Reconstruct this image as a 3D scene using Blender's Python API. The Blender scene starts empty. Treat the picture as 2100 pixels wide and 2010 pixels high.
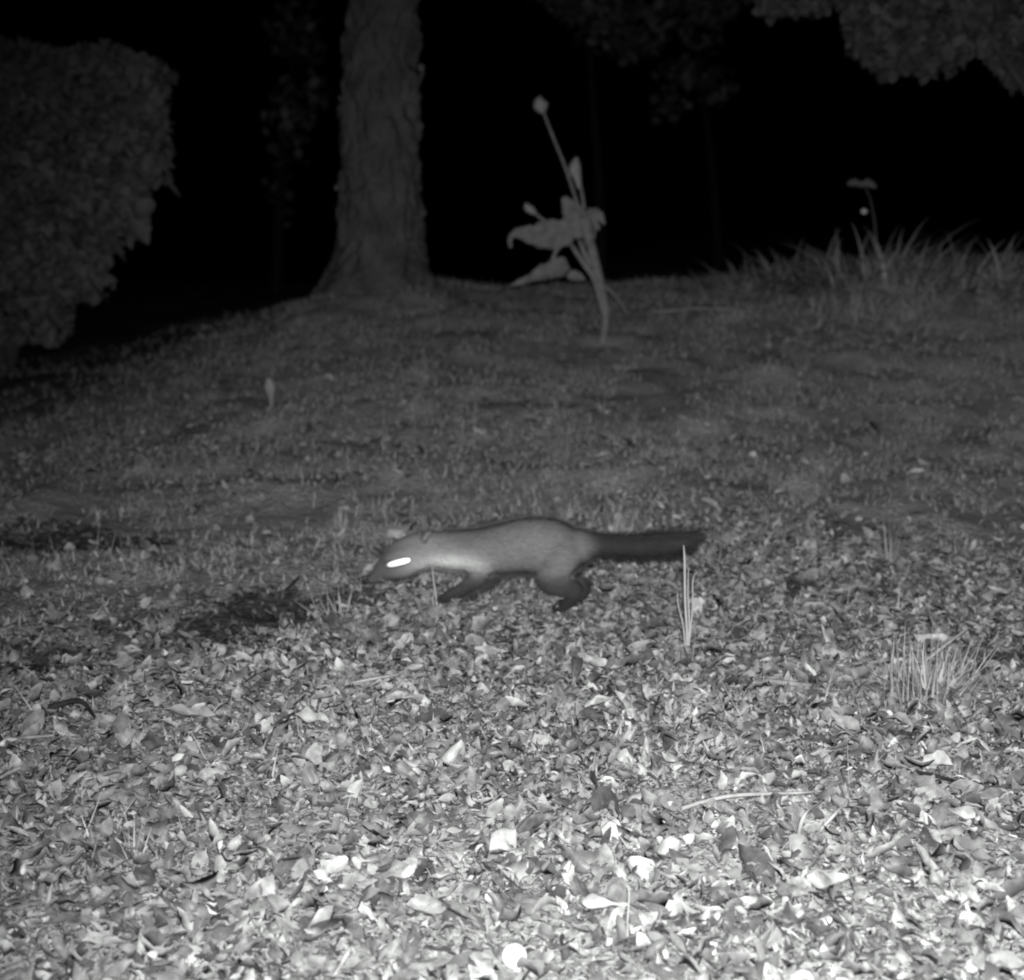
import bpy, math, random
import numpy as np
from mathutils import Vector
C = bpy.context.scene
col = C.collection
rng = np.random.default_rng(7)
random.seed(7)
R = math.radians

# ---------------------------------------------------------------- camera
CAM_H = 0.85
PITCH = math.atan2(605, 3000)
cd = bpy.data.cameras.new('trail_camera'); cam = bpy.data.objects.new('trail_camera', cd); col.objects.link(cam)
cam.location = (0, 0, CAM_H); cam.rotation_euler = (math.pi/2 - PITCH, 0, 0)
cd.sensor_width = 36; cd.sensor_fit = 'HORIZONTAL'; cd.lens = 36*3000/2100
cd.clip_start = 0.02; cd.clip_end = 300
cd.dof.use_dof = True; cd.dof.focus_distance = 2.15; cd.dof.aperture_fstop = 4.5
C.camera = cam
# ---------------------------------------------------------------- night sky
w = bpy.data.worlds.new("World"); C.world = w; w.use_nodes = True
nt = w.node_tree; bg = nt.nodes['Background']
sky = nt.nodes.new('ShaderNodeTexSky'); sky.sky_type = 'NISHITA'; sky.sun_disc = False
sky.sun_elevation = R(-8); sky.sun_rotation = R(180)
nt.links.new(sky.outputs[0], bg.inputs[0]); bg.inputs[1].default_value = 0.0004
# ---------------------------------------------------------------- the trail camera's infrared lamp, just over its lens
ld = bpy.data.lights.new('infrared_lamp', 'SPOT'); lamp = bpy.data.objects.new('infrared_lamp', ld); col.objects.link(lamp)
LAMP = (0.02, -0.01, CAM_H + 0.045)
lamp.location = LAMP
ld.energy = 325; ld.spot_size = R(80); ld.spot_blend = 1.0; ld.shadow_soft_size = 0.02; ld.color = (1, 1, 1)
tgt = Vector((0.52, 3.0, -0.05))
lamp.rotation_euler = (tgt - Vector(LAMP)).to_track_quat('-Z', 'Y').to_euler()
# ---------------------------------------------------------------- exposure
C.view_settings.view_transform = 'Standard'; C.view_settings.look = 'None'
C.view_settings.exposure = 0; C.view_settings.gamma = 1
C.render.engine = 'CYCLES'
C.cycles.pixel_filter_type = 'BLACKMAN_HARRIS'; C.cycles.filter_width = 2.1
C.cycles.max_bounces = 3

# ---------------------------------------------------------------- maths helpers
cp, sp = math.cos(PITCH), math.sin(PITCH)
def ray(px, py):
    u = (px-1050)/3000.0; v = -(py-1005)/3000.0
    return np.array([u, cp + v*sp, -sp + v*cp])      # direction; camera looks along +Y, tilted down
def P(px, py, Y):
    """pixel of the full size photo -> world point at distance Y"""
    d = ray(px, py); return np.array([0, 0, CAM_H]) + d*(Y/d[1])
def hsh(ix, iy, seed):
    n = (ix.astype(np.int64)*374761393 + iy.astype(np.int64)*668265263 + seed*1442695041) & 0xffffffff
    n = ((n ^ (n >> 13))*1274126177) & 0xffffffff
    return ((n ^ (n >> 16)) & 0xffff)/65535.0
def vn(x, y, f, seed=0):
    x = np.asarray(x, float)*f; y = np.asarray(y, float)*f
    ix = np.floor(x); iy = np.floor(y); fx = x-ix; fy = y-iy
    fx = fx*fx*(3-2*fx); fy = fy*fy*(3-2*fy)
    a = hsh(ix, iy, seed); b = hsh(ix+1, iy, seed); c = hsh(ix, iy+1, seed); d = hsh(ix+1, iy+1, seed)
    return (a*(1-fx)+b*fx)*(1-fy) + (c*(1-fx)+d*fx)*fy - 0.5
def ss(a, b, x):
    t = np.clip((x-a)/(b-a), 0, 1); return t*t*(3-2*t)
HOLES = [(P(575,1225,3.0)[0], 3.02, .11, .07, .02), (P(410,1300,2.8)[0], 2.82, .11, .05, .02), (P(500,1265,2.8)[0], 2.90, .09, .04, .02), (P(700,1215,2.8)[0], 3.08, .08, .035, .015), (P(60,1400,2.6)[0], 2.62, .12, .04, .02),
         (P(100,1085,3.5)[0], 3.6, .16, .06, .02), (P(1730,1190,3.1)[0], 3.12, .10, .03, .02), (P(2080,1390,2.6)[0], 2.62, .10, .04, .02)]
def T(x, y):
    x = np.asarray(x, float); y = np.asarray(y, float)
    left = ss(-3.6, -0.2, x - 0.10*(y-7))
    z = 0.325*ss(3.6, 7.4, y)*(-0.15+1.15*left) + 0.16*ss(0.6, 2.2, x)*ss(4.5, 7.5, y)
    z = z - 0.10*(1-left)*ss(3.0, 6.0, y) - 0.95*ss(8.1, 13.0, y-9*(1-left))
    z = z + 0.05*vn(x, y, 0.8, 1)*ss(2.6, 4.5, y) + 0.035*vn(x, y, 2.1, 2) + (0.022+.022*ss(3.0, 3.8, y))*vn(x, y, 6, 3) + 0.010*vn(x, y, 15, 4) + .07*vn(x, y, 2.7, 5)*ss(5.8, 7.6, y)
    for hx, hy, sx, sy, dp in HOLES:
        z = z - dp*np.exp(-((x-hx)/sx)**2-((y-hy)/sy)**2)
    tx, ty = -0.63, 7.45      # the swell of earth round the big trunk
    z = z + 0.10*np.exp(-((x-tx+0.10)/0.60)**2-((y-ty+0.1)/0.6)**2)
    z = z + 1.6*vn(x, y, 0.05, 9)*ss(16, 60, np.hypot(x, y))
    return z
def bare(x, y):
    """bare dark ground: 1 where nothing grows (leaf mould patches, and weak light painted at left)"""
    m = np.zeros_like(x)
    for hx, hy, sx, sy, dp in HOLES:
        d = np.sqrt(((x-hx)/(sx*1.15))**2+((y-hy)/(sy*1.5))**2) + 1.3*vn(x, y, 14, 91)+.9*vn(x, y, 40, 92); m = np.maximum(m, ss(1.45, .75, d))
    b = ss(-.75, -2.1, x+.16*(7-y)+.5*vn(x, y, 1.6, 93))*ss(4.0, 6.6, y+.8*vn(x, y, 1.9, 94))  # weaker lamp light on the far left bank, painted as dark ground
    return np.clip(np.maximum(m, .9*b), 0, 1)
def G(px, py, lift=0.0):
    d = ray(px, py)
    for Y in np.arange(0.8, 12, 0.01):
        p = np.array([0, 0, CAM_H]) + d*(Y/d[1])
        if p[2] <= float(T(p[0], p[1])) + lift: return p
    return np.array([0, 0, CAM_H]) + d*(9/d[1])

# ---------------------------------------------------------------- mesh helpers
def mesh_np(name, V, F, mat, parent=None, origin=(0, 0, 0), smooth=True):
    """V (n,3), F (m,k) all polygons the same size"""
    V = np.asarray(V, np.float32) - np.asarray(origin, np.float32)
    F = np.asarray(F, np.int32); me = bpy.data.meshes.new(name)
    me.vertices.add(len(V)); me.vertices.foreach_set('co', V.ravel())
    m, k = F.shape
    me.loops.add(m*k); me.loops.foreach_set('vertex_index', F.ravel())
    me.polygons.add(m); me.polygons.foreach_set('loop_start', np.arange(0, m*k, k, dtype=np.int32))
    me.polygons.foreach_set('loop_total', np.full(m, k, np.int32))
    me.update(calc_edges=True)
    if smooth: me.polygons.foreach_set('use_smooth', np.ones(m, bool))
    if mat: me.materials.append(mat)
    o = bpy.data.objects.new(name, me); col.objects.link(o)
    if parent: o.parent = parent
    else: o.location = origin
    return o
def tag(o, label=None, cat=None, group=None, kind=None):
    if label: o['label'] = label
    if cat: o['category'] = cat
    if group: o['group'] = group
    if kind: o['kind'] = kind
    return o
def empty(name, loc):
    o = bpy.data.objects.new(name, None); o.location = loc; o.empty_display_size = .05; col.objects.link(o); return o
class MB:
    """collects tubes, leaves and blades as quads"""
    def __init__(s): s.V = []; s.F = []; s.n = 0
    def add(s, V, F):
        s.V.append(np.asarray(V, float)); s.F.append(np.asarray(F, int)+s.n); s.n += len(V)
    def build(s, name, mat, parent=None, origin=(0, 0, 0)):
        return mesh_np(name, np.vstack(s.V), np.vstack(s.F), mat, parent, origin)
def catmull(pts, n):
    pts = np.asarray(pts, float); k = len(pts)
    if k < 3: t = np.linspace(0, 1, n)[:, None]; return pts[0]*(1-t)+pts[-1]*t
    ext = np.vstack([2*pts[0]-pts[1], pts, 2*pts[-1]-pts[-2]]); out = []
    for u in np.linspace(0, k-1-1e-6, n):
        i = int(u); t = u-i; a, b, c, d = ext[i], ext[i+1], ext[i+2], ext[i+3]
        out.append(.5*((2*b)+(c-a)*t+(2*a-5*b+4*c-d)*t*t+(3*b-3*c+d-a)*t**3))
    return np.array(out)
def tube(mb, pts, rad, seg=8, n=None, rough=0):
    """pts k x 3, rad k or k x 2 (across, up)"""
    pts = np.asarray(pts, float); rad = np.asarray(rad, float)
    if rad.ndim == 1: rad = np.stack([rad, rad], 1)
    q = catmull(np.hstack([pts, rad]), n or max(2, 4*(len(pts)-1)+1)); c = q[:, :3]; r = np.maximum(q[:, 3:], 2e-4)
    tg = np.gradient(c, axis=0); tg /= np.linalg.norm(tg, axis=1)[:, None]+1e-9
    ref = np.array([0, 1, 0.0]) if np.abs(tg[:, 1]).mean() < .75 else np.array([1.0, 0, 0])
    a = ref - tg*(tg@ref)[:, None]; a /= np.linalg.norm(a, axis=1)[:, None]; b = np.cross(tg, a)
    th = np.arange(seg)*2*math.pi/seg
    m = len(c)
    rr = 1+rough*rng.uniform(-1, 1, (m, seg))
    V = c[:, None, :] + (r[:, 0:1]*np.cos(th)*rr)[:, :, None]*a[:, None, :] + (r[:, 1:2]*np.sin(th)*rr)[:, :, None]*b[:, None, :]
    V = V.reshape(-1, 3); F = []
    for i in range(m-1):
        for j in range(seg):
            F.append((i*seg+j, i*seg+(j+1) % seg, (i+1)*seg+(j+1) % seg, (i+1)*seg+j))
    V = np.vstack([V, c[0], c[-1]]); e0, e1 = m*seg, m*seg+1
    for j in range(0, seg, 2):
        F.append((e0, (j+2) % seg, (j+1) % seg, j)); k = (m-1)*seg
        F.append((e1, k+j, k+(j+1) % seg, k+(j+2) % seg))
    mb.add(V, F)
def leaves(mb, pos, L, W, yaw, pitch, roll, curl, cup, twist=None, ns=6, nt_=3, tip=1.0, wav=0.0):
    """many curled leaves at once; pos (n,3), rest (n,)"""
    n = len(pos); s = np.linspace(0, 1, ns); t = np.linspace(-1, 1, nt_)
    S, Tt = np.meshgrid(s, t, indexing='ij')
    prof = np.maximum(np.sin(math.pi*np.clip(S, .02, .985)**0.85)**0.75, .06)
    L = np.broadcast_to(L, n)[:, None, None]; W = np.broadcast_to(W, n)[:, None, None]
    curl = np.broadcast_to(curl, n)[:, None, None]; cup = np.broadcast_to(cup, n)[:, None, None]
    ang = curl*(S-.5)[None]                                     # bend along the length
    x = np.where(np.abs(curl) > 1e-3, np.sin(ang)/np.where(np.abs(curl) > 1e-3, curl, 1), (S-.5)[None])*L
    z = np.where(np.abs(curl) > 1e-3, (1-np.cos(ang))/np.where(np.abs(curl) > 1e-3, curl, 1), 0)*L
    hw = prof[None]*W*.5
    y = hw*Tt[None]*np.cos(cup*np.abs(Tt)[None]*.8); z = z + hw*np.abs(Tt)[None]*np.sin(cup*np.abs(Tt)[None]*.8)
    if wav: z = z + rng.normal(0, 1, z.shape)*wav*W*prof[None]
    if twist is not None:
        tw = np.broadcast_to(twist, n)[:, None, None]*(S-.5)[None]
        y, z = y*np.cos(tw)-z*np.sin(tw), y*np.sin(tw)+z*np.cos(tw)
    v = np.stack([x, y, z], -1).reshape(n, -1, 3)
    def rot(v, axis, a):
        c, s_ = np.cos(a)[:, None], np.sin(a)[:, None]; i, j = [(1, 2), (2, 0), (0, 1)][axis]
        o = v.copy(); o[..., i] = v[..., i]*c-v[..., j]*s_; o[..., j] = v[..., i]*s_+v[..., j]*c; return o
    v = rot(v, 0, np.broadcast_to(roll, n)); v = rot(v, 1, np.broadcast_to(pitch, n)); v = rot(v, 2, np.broadcast_to(yaw, n))
    v = v + np.asarray(pos)[:, None, :]
    k = ns*nt_; q = []
    for i in range(ns-1):
        for j in range(nt_-1): q.append((i*nt_+j, (i+1)*nt_+j, (i+1)*nt_+j+1, i*nt_+j+1))
    F = (np.array(q)[None]+(np.arange(n)*k)[:, None, None]).reshape(-1, 4)
    mb.add(v.reshape(-1, 3), F)
def blades(mb, base, H, W, dirn, lean, bend, ns=5, fold=0.0):
    """grass blades: lean = starting tilt from upright, bend = further bending over the length"""
    n = len(base); s = np.linspace(0, 1, ns)
    H = np.broadcast_to(H, n); W = np.broadcast_to(W, n); lean = np.broadcast_to(lean, n); bend = np.broadcast_to(bend, n)
    a = lean[:, None]+bend[:, None]*(s[None]-.0)
    dx = np.sin(a); dz = np.cos(a); ds = H[:, None]/(ns-1)
    X = np.cumsum(np.hstack([np.zeros((n, 1)), dx[:, 1:]*ds]), 1); Z = np.cumsum(np.hstack([np.zeros((n, 1)), dz[:, 1:]*ds]), 1)
    cx, cy = np.cos(dirn)[:, None], np.sin(dirn)[:, None]
    face = dirn + math.pi/2 + rng.uniform(-.7, .7, n)
    wx, wy = np.cos(face)[:, None], np.sin(face)[:, None]
    w_ = W[:, None]*.5*np.maximum((1-s[None]**1.8), .05)
    cen = np.stack([base[:, 0:1]+X*cx, base[:, 1:2]+X*cy, base[:, 2:3]+Z], -1)
    off = np.stack([w_*wx, w_*wy, 0*w_], -1)
    v = np.stack([cen-off, cen+off], 2).reshape(n, -1, 3)
    q = np.array([(2*i, 2*i+1, 2*i+3, 2*i+2) for i in range(ns-1)])
    F = (q[None]+(np.arange(n)*2*ns)[:, None, None]).reshape(-1, 4)
    mb.add(v.reshape(-1, 3), F)

# ---------------------------------------------------------------- materials (monochrome, as infrared shows them)
def g(v): return (v*0.985, v, v*0.985, 1)
def mat_new(name, rough=.7, spec=.3):
    m = bpy.data.materials.new(name); m.use_nodes = True; b = m.node_tree.nodes['Principled BSDF']
    b.inputs['Roughness'].default_value = rough; b.inputs['Specular IOR Level'].default_value = spec
    return m, m.node_tree, b
def ramp(nt, stops):
    r = nt.nodes.new('ShaderNodeValToRGB'); e = r.color_ramp.elements
    while len(e) < len(stops): e.new(.5)
    for k, (p, v) in enumerate(stops): e[k].position = p; e[k].color = g(v)
    return r
def mat_island(name, stops, rough=.6, spec=.3, scale=60, amt=.35):
    """a tone for every leaf or blade, with veins and blotches on it"""
    m, nt, b = mat_new(name, rough, spec)
    geo = nt.nodes.new('ShaderNodeNewGeometry'); r = ramp(nt, stops)
    nt.links.new(geo.outputs['Random Per Island'], r.inputs[0])
    tc = nt.nodes.new('ShaderNodeTexCoord'); n = nt.nodes.new('ShaderNodeTexNoise'); n.inputs['Scale'].default_value = scale
    n.inputs['Detail'].default_value = 3
    nt.links.new(tc.outputs['Object'], n.inputs['Vector'])
    mr = nt.nodes.new('ShaderNodeMapRange'); mr.inputs[1].default_value = .3; mr.inputs[2].default_value = .7
    mr.inputs[3].default_value = 1-amt; mr.inputs[4].default_value = 1+amt*.5
    nt.links.new(n.outputs[0], mr.inputs[0])
    mx = nt.nodes.new('ShaderNodeMix'); mx.data_type = 'RGBA'; mx.blend_type = 'MULTIPLY'; mx.inputs[0].default_value = 1
    nt.links.new(r.outputs[0], mx.inputs[6]); nt.links.new(mr.outputs[0], mx.inputs[7]); nt.links.new(mx.outputs[2], b.inputs['Base Color'])
    return m
def mat_noise(name, lo, hi, scale, rough=.85, spec=.2, bump=.0, scale2=None, p0=.35, p1=.65):
    m, nt, b = mat_new(name, rough, spec)
    tc = nt.nodes.new('ShaderNodeTexCoord'); n = nt.nodes.new('ShaderNodeTexNoise'); n.inputs['Scale'].default_value = scale
    n.inputs['Detail'].default_value = 6; n.inputs['Roughness'].default_value = .6
    nt.links.new(tc.outputs['Object'], n.inputs['Vector']); r = ramp(nt, [(p0, lo), (p1, hi)])
    nt.links.new(n.outputs[0], r.inputs[0]); nt.links.new(r.outputs[0], b.inputs['Base Color'])
    if bump:
        n2 = nt.nodes.new('ShaderNodeTexNoise'); n2.inputs['Scale'].default_value = scale2 or scale*3; n2.inputs['Detail'].default_value = 5
        nt.links.new(tc.outputs['Object'], n2.inputs['Vector'])
        bp = nt.nodes.new('ShaderNodeBump'); bp.inputs['Strength'].default_value = 1; bp.inputs['Distance'].default_value = bump
        nt.links.new(n2.outputs[0], bp.inputs['Height']); nt.links.new(bp.outputs[0], b.inputs['Normal'])
    return m
M_ground = mat_noise('mossy_soil', .40, .62, 4, .95, .1, .012, 60)
M_litter = mat_island('dead_leaves', [(0, .11), (.3, .26), (.65, .39), (.9, .56), (1, .74)], .45, .4, 80, .45)
M_litter_far = mat_island('small_leaves', [(0, .40), (.6, .50), (.96, .56), (1, .9)], .8, .1, 60, .2)
M_grass = mat_island('turf_blades', [(0, .46), (.6, .56), (1, .64)], .7, .2, 30, .3)
M_dry = mat_island('dry_grass_blades', [(0, .35), (1, .75)], .6, .3, 40, .2)
M_sedge = mat_island('sedge_blades', [(0, .30), (.7, .46), (1, .66)], .6, .3, 10, .3)
M_bark = mat_noise('rough_bark', .10, .24, 5.5, .95, .1, .03, 16, .3, .7)
M_twig = mat_noise('twig_bark', .30, .55, 40, .9, .1)
M_twigd = mat_noise('dark_twig_bark', .02, .06, 40, .9, .1)
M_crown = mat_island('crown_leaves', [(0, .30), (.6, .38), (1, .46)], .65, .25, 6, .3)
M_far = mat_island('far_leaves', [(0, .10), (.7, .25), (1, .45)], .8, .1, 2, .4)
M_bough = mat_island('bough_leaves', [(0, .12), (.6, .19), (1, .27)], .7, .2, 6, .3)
M_plant = mat_noise('weed_leaf', .22, .36, 30, .7, .25, .002, 120)
M_stem = mat_noise('weed_stem', .26, .42, 40, .7, .2)
M_bud = mat_noise('seed_head_or_glint', .40, .58, 60, .7, .2, .003, 150)
M_pale = mat_noise('pale_dead_leaf', .42, .68, 35, .5, .35, .002, 90)
M_mid = mat_noise('grey_dead_leaf', .30, .44, 35, .6, .3, .002, 90)
M_darkleaf = mat_noise('dark_dead_leaf', .07, .12, 35, .6, .3, .002, 90)
M_stone = mat_noise('dark_stone', .05, .10, 20, .9, .1, .006, 60)
M_fungus = mat_noise('white_cap', .88, .95, 30, .5, .3)

# ---------------------------------------------------------------- the ground, one sheet out to the horizon
u = np.linspace(-1, 1, 561); v = np.linspace(0, 1, 820)
gx = 3.4*u + 0.25 + 86*np.sign(u)*np.abs(u)**9
gy = 0.2 + 8.4*v + 92*v**10 - 4.0*(1-v)**14
X, Y = np.meshgrid(gx, gy); Z = T(X, Y)
Vg = np.stack([X, Y, Z], -1).reshape(-1, 3); nx, ny = len(gx), len(gy)
ii, jj = np.meshgrid(np.arange(ny-1), np.arange(nx-1), indexing='ij'); a = ii*nx+jj
Fg = np.stack([a, a+1, a+nx+1, a+nx], -1).reshape(-1, 4)
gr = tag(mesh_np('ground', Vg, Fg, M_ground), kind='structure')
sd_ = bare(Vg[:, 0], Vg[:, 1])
at = gr.data.color_attributes.new('soil_and_dimness', 'FLOAT_COLOR', 'POINT'); at.data.foreach_set('color', np.repeat(sd_[:, None], 4, 1).astype(np.float32).ravel())
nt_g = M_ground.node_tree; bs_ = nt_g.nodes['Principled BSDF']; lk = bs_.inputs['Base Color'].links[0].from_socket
vc = nt_g.nodes.new('ShaderNodeVertexColor'); vc.layer_name = 'soil_and_dimness'
mx = nt_g.nodes.new('ShaderNodeMix'); mx.data_type = 'RGBA'; nt_g.links.new(vc.outputs[0], mx.inputs[0]); nt_g.links.new(lk, mx.inputs[6]); mx.inputs[7].default_value = g(.10)  # dark leaf mould tone, also used for the painted dimness
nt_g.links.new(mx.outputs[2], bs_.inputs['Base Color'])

# ---------------------------------------------------------------- leaf litter, everywhere near the camera
def scatter(n, y0, y1, dens, side=0.43, mar=0.45, shift=0.0):
    y = np.sqrt(rng.uniform(y0**2, y1**2, n)) if y1/y0 > 1.5 else rng.uniform(y0, y1, n)
    x = rng.uniform(-1, 1, n)*(side*y+mar)+shift
    k = rng.uniform(0, 1, n) < dens(x, y); return x[k], y[k]
def hole_mask(x, y): return 1-.97*bare(x, y)
def litter_dens(x, y):
    lim = 2.95 + 0.7*vn(x, y, 1.3, 21) - .75*ss(-.12, -.85, x) - .30*ss(.5, 1.3, x)
    return (1-ss(lim, lim+.75, y)*.965)*hole_mask(x, y)*(.45+1.0*np.clip(vn(x, y, 3.3, 22)+.5, 0, 1))
x, y = scatter(135000, .85, 5.2, litter_dens)
n = len(x); L = np.clip(rng.lognormal(math.log(.0245), .42, n), .008, .07)
mb = MB()
leaves(mb, np.stack([x, y, T(x, y)+rng.uniform(.002, .026, n)], 1), L, L*rng.uniform(.28, .72, n), rng.uniform(0, 6.283, n),
       rng.normal(0, .5, n), rng.normal(0, .55, n), rng.normal(0, 1.9, n), rng.normal(0, 1.1, n), rng.normal(0, 1.1, n), ns=6, nt_=3, wav=.09)
tag(mb.build('leaf_litter', M_litter), 'dense litter of small curled dead leaves covering the near ground', 'leaf litter', kind='stuff')
# under it, a mat of crumbled leaf
x, y = scatter(150000, .75, 3.6, lambda x, y: (1-ss(1.6, 2.4, y)*.55)*(1-ss(2.5, 3.5, y))*hole_mask(x, y))
n = len(x); L = rng.uniform(.006, .018, n); mb = MB()
leaves(mb, np.stack([x, y, T(x, y)+rng.uniform(.0, .012, n)], 1), L, L*rng.uniform(.3, .8, n), rng.uniform(0, 6.283, n),
       rng.normal(0, .45, n), rng.normal(0, .5, n), rng.normal(0, 1.5, n), rng.normal(0, .8, n), None, ns=3, nt_=3)
tag(mb.build('crumbled_leaves', M_litter), 'fine crumbled leaf bits matted under the larger dead leaves', 'leaf crumbs', kind='stuff')
# darker, wetter leaf in the bare patches
x, y = scatter(60000, 2.2, 5.0, lambda x, y: .9*(bare(x, y) > .12)*(y < 4.6))
n = len(x); L = rng.uniform(.008, .032, n); mb = MB()
leaves(mb, np.stack([x, y, T(x, y)+rng.uniform(.0, .014, n)], 1), L, L*rng.uniform(.35, .8, n), rng.uniform(0, 6.283, n),
       rng.normal(0, .45, n), rng.normal(0, .5, n), rng.normal(0, 1.5, n), rng.normal(0, .8, n), None, ns=5, nt_=3)
M_wet = mat_island('wet_dark_leaves', [(0, .05), (.7, .12), (.93, .22), (1, .45)], .5, .3, 80, .4)
tag(mb.build('damp_leaves', M_wet), 'dark damp leaves and mould in the bare patches of the ground', 'damp leaves', kind='stuff')
# flecks of broken leaf and low weeds further up the bank
x, y = scatter(22000, 2.6, 8.3, lambda x, y: (.10+.9*np.clip(vn(x, y, 2.2, 31)+.1, 0, 1))*(1-.75*ss(3.6, 4.8, y))*hole_mask(x, y))
n = len(x); L = np.clip(rng.lognormal(math.log(.022), .4, n), .010, .05)
mb = MB()
leaves(mb, np.stack([x, y, T(x, y)+rng.uniform(.001, .02, n)], 1), L, L*rng.uniform(.5, .9, n), rng.uniform(0, 6.283, n),
       rng.normal(0, .4, n), rng.normal(0, .4, n), rng.normal(0, 1.2, n), rng.normal(0, .6, n), None, ns=4, nt_=3)
tag(mb.build('ground_cover', M_litter_far), 'low ground cover of small weeds and broken leaves on the bank', 'ground cover', kind='stuff')
x, y = scatter(300000, 2.0, 8.6, lambda x, y: np.clip(.45+1.0*vn(x, y, 1.7, 41)+1.5*vn(x, y, 5.5, 42)+.7*vn(x, y, 13, 43)+.15*ss(3, 5, y), .08, 1)*hole_mask(x, y))
n = len(x); mb = MB()
blades(mb, np.stack([x, y, T(x, y)-.002], 1), rng.uniform(.012, .040, n)*(1+.9*ss(6.3, 7.8, y)*rng.uniform(0, 1, n)), rng.uniform(.003, .006, n), rng.uniform(0, 6.283, n),
       rng.uniform(.2, 1.3, n), rng.uniform(0, 1.2, n), ns=4)
tag(mb.build('turf', M_grass), 'short rough turf growing up the bank behind the animal', 'grass', kind='stuff')
x, y = scatter(2600, 1.0, 3.6, lambda x, y: np.clip(.2+2.2*vn(x, y, 2.6, 51), 0, 1))
n = len(x); mb = MB()
blades(mb, np.stack([x, y, T(x, y)], 1), rng.uniform(.03, .10, n), rng.uniform(.0015, .0035, n), rng.uniform(0, 6.283, n),
       rng.uniform(.5, 1.45, n), rng.uniform(-.2, .8, n), ns=6)
tag(mb.build('dry_grass_litter', M_dry), 'loose dry grass stalks strewn through the leaf litter', 'dry grass', kind='stuff')

# ---------------------------------------------------------------- the marten
YM = 3.0
base = G(1050, 1245); origin = (base[0], YM, float(T(base[0], YM)))
root = empty('marten', origin)
tag(root, 'slender marten running left, head low, pale throat, long dark tail held straight behind', 'marten')
SC = 0.00104
mb = MB()
def limb(pts, seg=20, n=None, flat=1.0):
    """(px, py, radius px, side offset m)"""
    if len(pts) < 10:      # round off the root of a limb inside the body
        (a0, b0_, r0, o0), (a1, b1_, r1, o1) = pts[0], pts[1]; l = math.hypot(a1-a0, b1_-b0_)+1e-6
        k1, k2 = r0*.6/l, r0*1.0/l
        pts = [(a0-(a1-a0)*k2, b0_-(b1_-b0_)*k2, r0*.12, o0*.6), (a0-(a1-a0)*k1, b0_-(b1_-b0_)*k1, r0*.7, o0*.8)]+list(pts)
    c = [P(a, b, YM+o) for a, b, r, o in pts]; r = [(q[2]*SC*flat, q[2]*SC) for q in pts]
    tube(mb, c, r, seg, n)
limb([(752,1193,5,0),(768,1185,13,0),(792,1167,25,0),(822,1147,36,0),(858,1131,39,0),(893,1127,37,0),(935,1130,41,0),(985,1131,46,0),
      (1030,1126,51,0),(1080,1120,56,0),(1120,1121,57,0),(1160,1126,50,0),(1192,1121,35,0),(1215,1119,27,0)], 28, 90, .82)
limb([(1195,1118,30,0),(1225,1118,21,0),(1262,1119,19,0),(1320,1119,20,0),(1370,1116,20,0),(1400,1110,16,0),(1418,1102,9,0),(1430,1096,3,0)], 20, 50)
limb([(968,1148,27,-.010),(985,1174,19,-.028),(962,1196,12,-.036),(930,1214,9.5,-.036),(912,1226,9,-.036),(900,1229,7,-.036)])   # near fore leg
limb([(990,1148,27,.010),(1010,1176,18,.028),(994,1198,12,.036),(972,1214,9.5,.036),(955,1225,9,.036),(943,1227,7,.036)])         # far fore leg
limb([(1150,1130,44,-.012),(1136,1168,33,-.034),(1130,1190,26,-.038),(1160,1204,20,-.038),(1182,1212,14,-.038),(1172,1230,12,-.038),(1152,1244,9.5,-.038),(1136,1249,7,-.038)])
limb([(1160,1130,42,.012),(1158,1165,30,.034),(1152,1186,21,.038),(1178,1198,18,.038),(1198,1204,13,.038),(1192,1222,11,.038),(1180,1236,9,.038),(1164,1241,7,.038)])
for (px, py, o) in [(904,1229,-.036),(947,1227,.036),(1140,1248,-.038),(1168,1240,.038)]:
    for k in range(5):
        d = (k-2)*.0062
        c0 = P(px+8, py-2, YM+o); c1 = P(px-9+abs(k-2)*2.5, py+3, YM+o)
        tube(mb, [c0+[0, d*.7, 0], (c0+c1)/2+[0, d, .002], c1+[0, d*1.15, 0]], [.0045, .0048, .0038], 8, 7)
# brow and cheek
limb([(800,1146,14,-.018),(835,1134,16,-.022),(865,1128,14,-.022)]); limb([(800,1146,14,.018),(835,1134,16,.022),(865,1128,14,.022)])
limb([(790,1178,9,-.012),(825,1168,18,-.018),(860,1150,20,-.022)]); limb([(790,1178,9,.012),(825,1168,18,.018),(860,1150,20,.022)])
# ears laid back
for o in (-.024, .024):
    tube(mb, [P(868, 1108, YM+o), P(876, 1094, YM+o*1.15), P(881, 1089, YM+o*1.2)], [(.014, .007), (.013, .0055), (.006, .003)], 14, 12)
tmp = mb.build('marten_shell', None)
md = tmp.modifiers.new('r', 'REMESH'); md.mode = 'VOXEL'; md.voxel_size = .0028; md.use_smooth_shade = True
ms = tmp.modifiers.new('s', 'SMOOTH'); ms.iterations = 40; ms.factor = .5
dg = bpy.context.evaluated_depsgraph_get()
me = bpy.data.meshes.new_from_object(tmp.evaluated_get(dg)); bpy.data.objects.remove(tmp)
bv = np.empty(len(me.vertices)*3, np.float32); me.vertices.foreach_get('co', bv); bv = bv.reshape(-1, 3)
bn = np.empty(len(me.vertices)*3, np.float32); me.vertices.foreach_get('normal', bn); bn = bn.reshape(-1, 3)
def to_px(V):
    d = V-np.array([0, 0, CAM_H]); f = d[:, 1]*cp-d[:, 2]*sp; up = d[:, 1]*sp+d[:, 2]*cp
    return 1050+3000*d[:, 0]/f, 1005-3000*up/f
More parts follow.
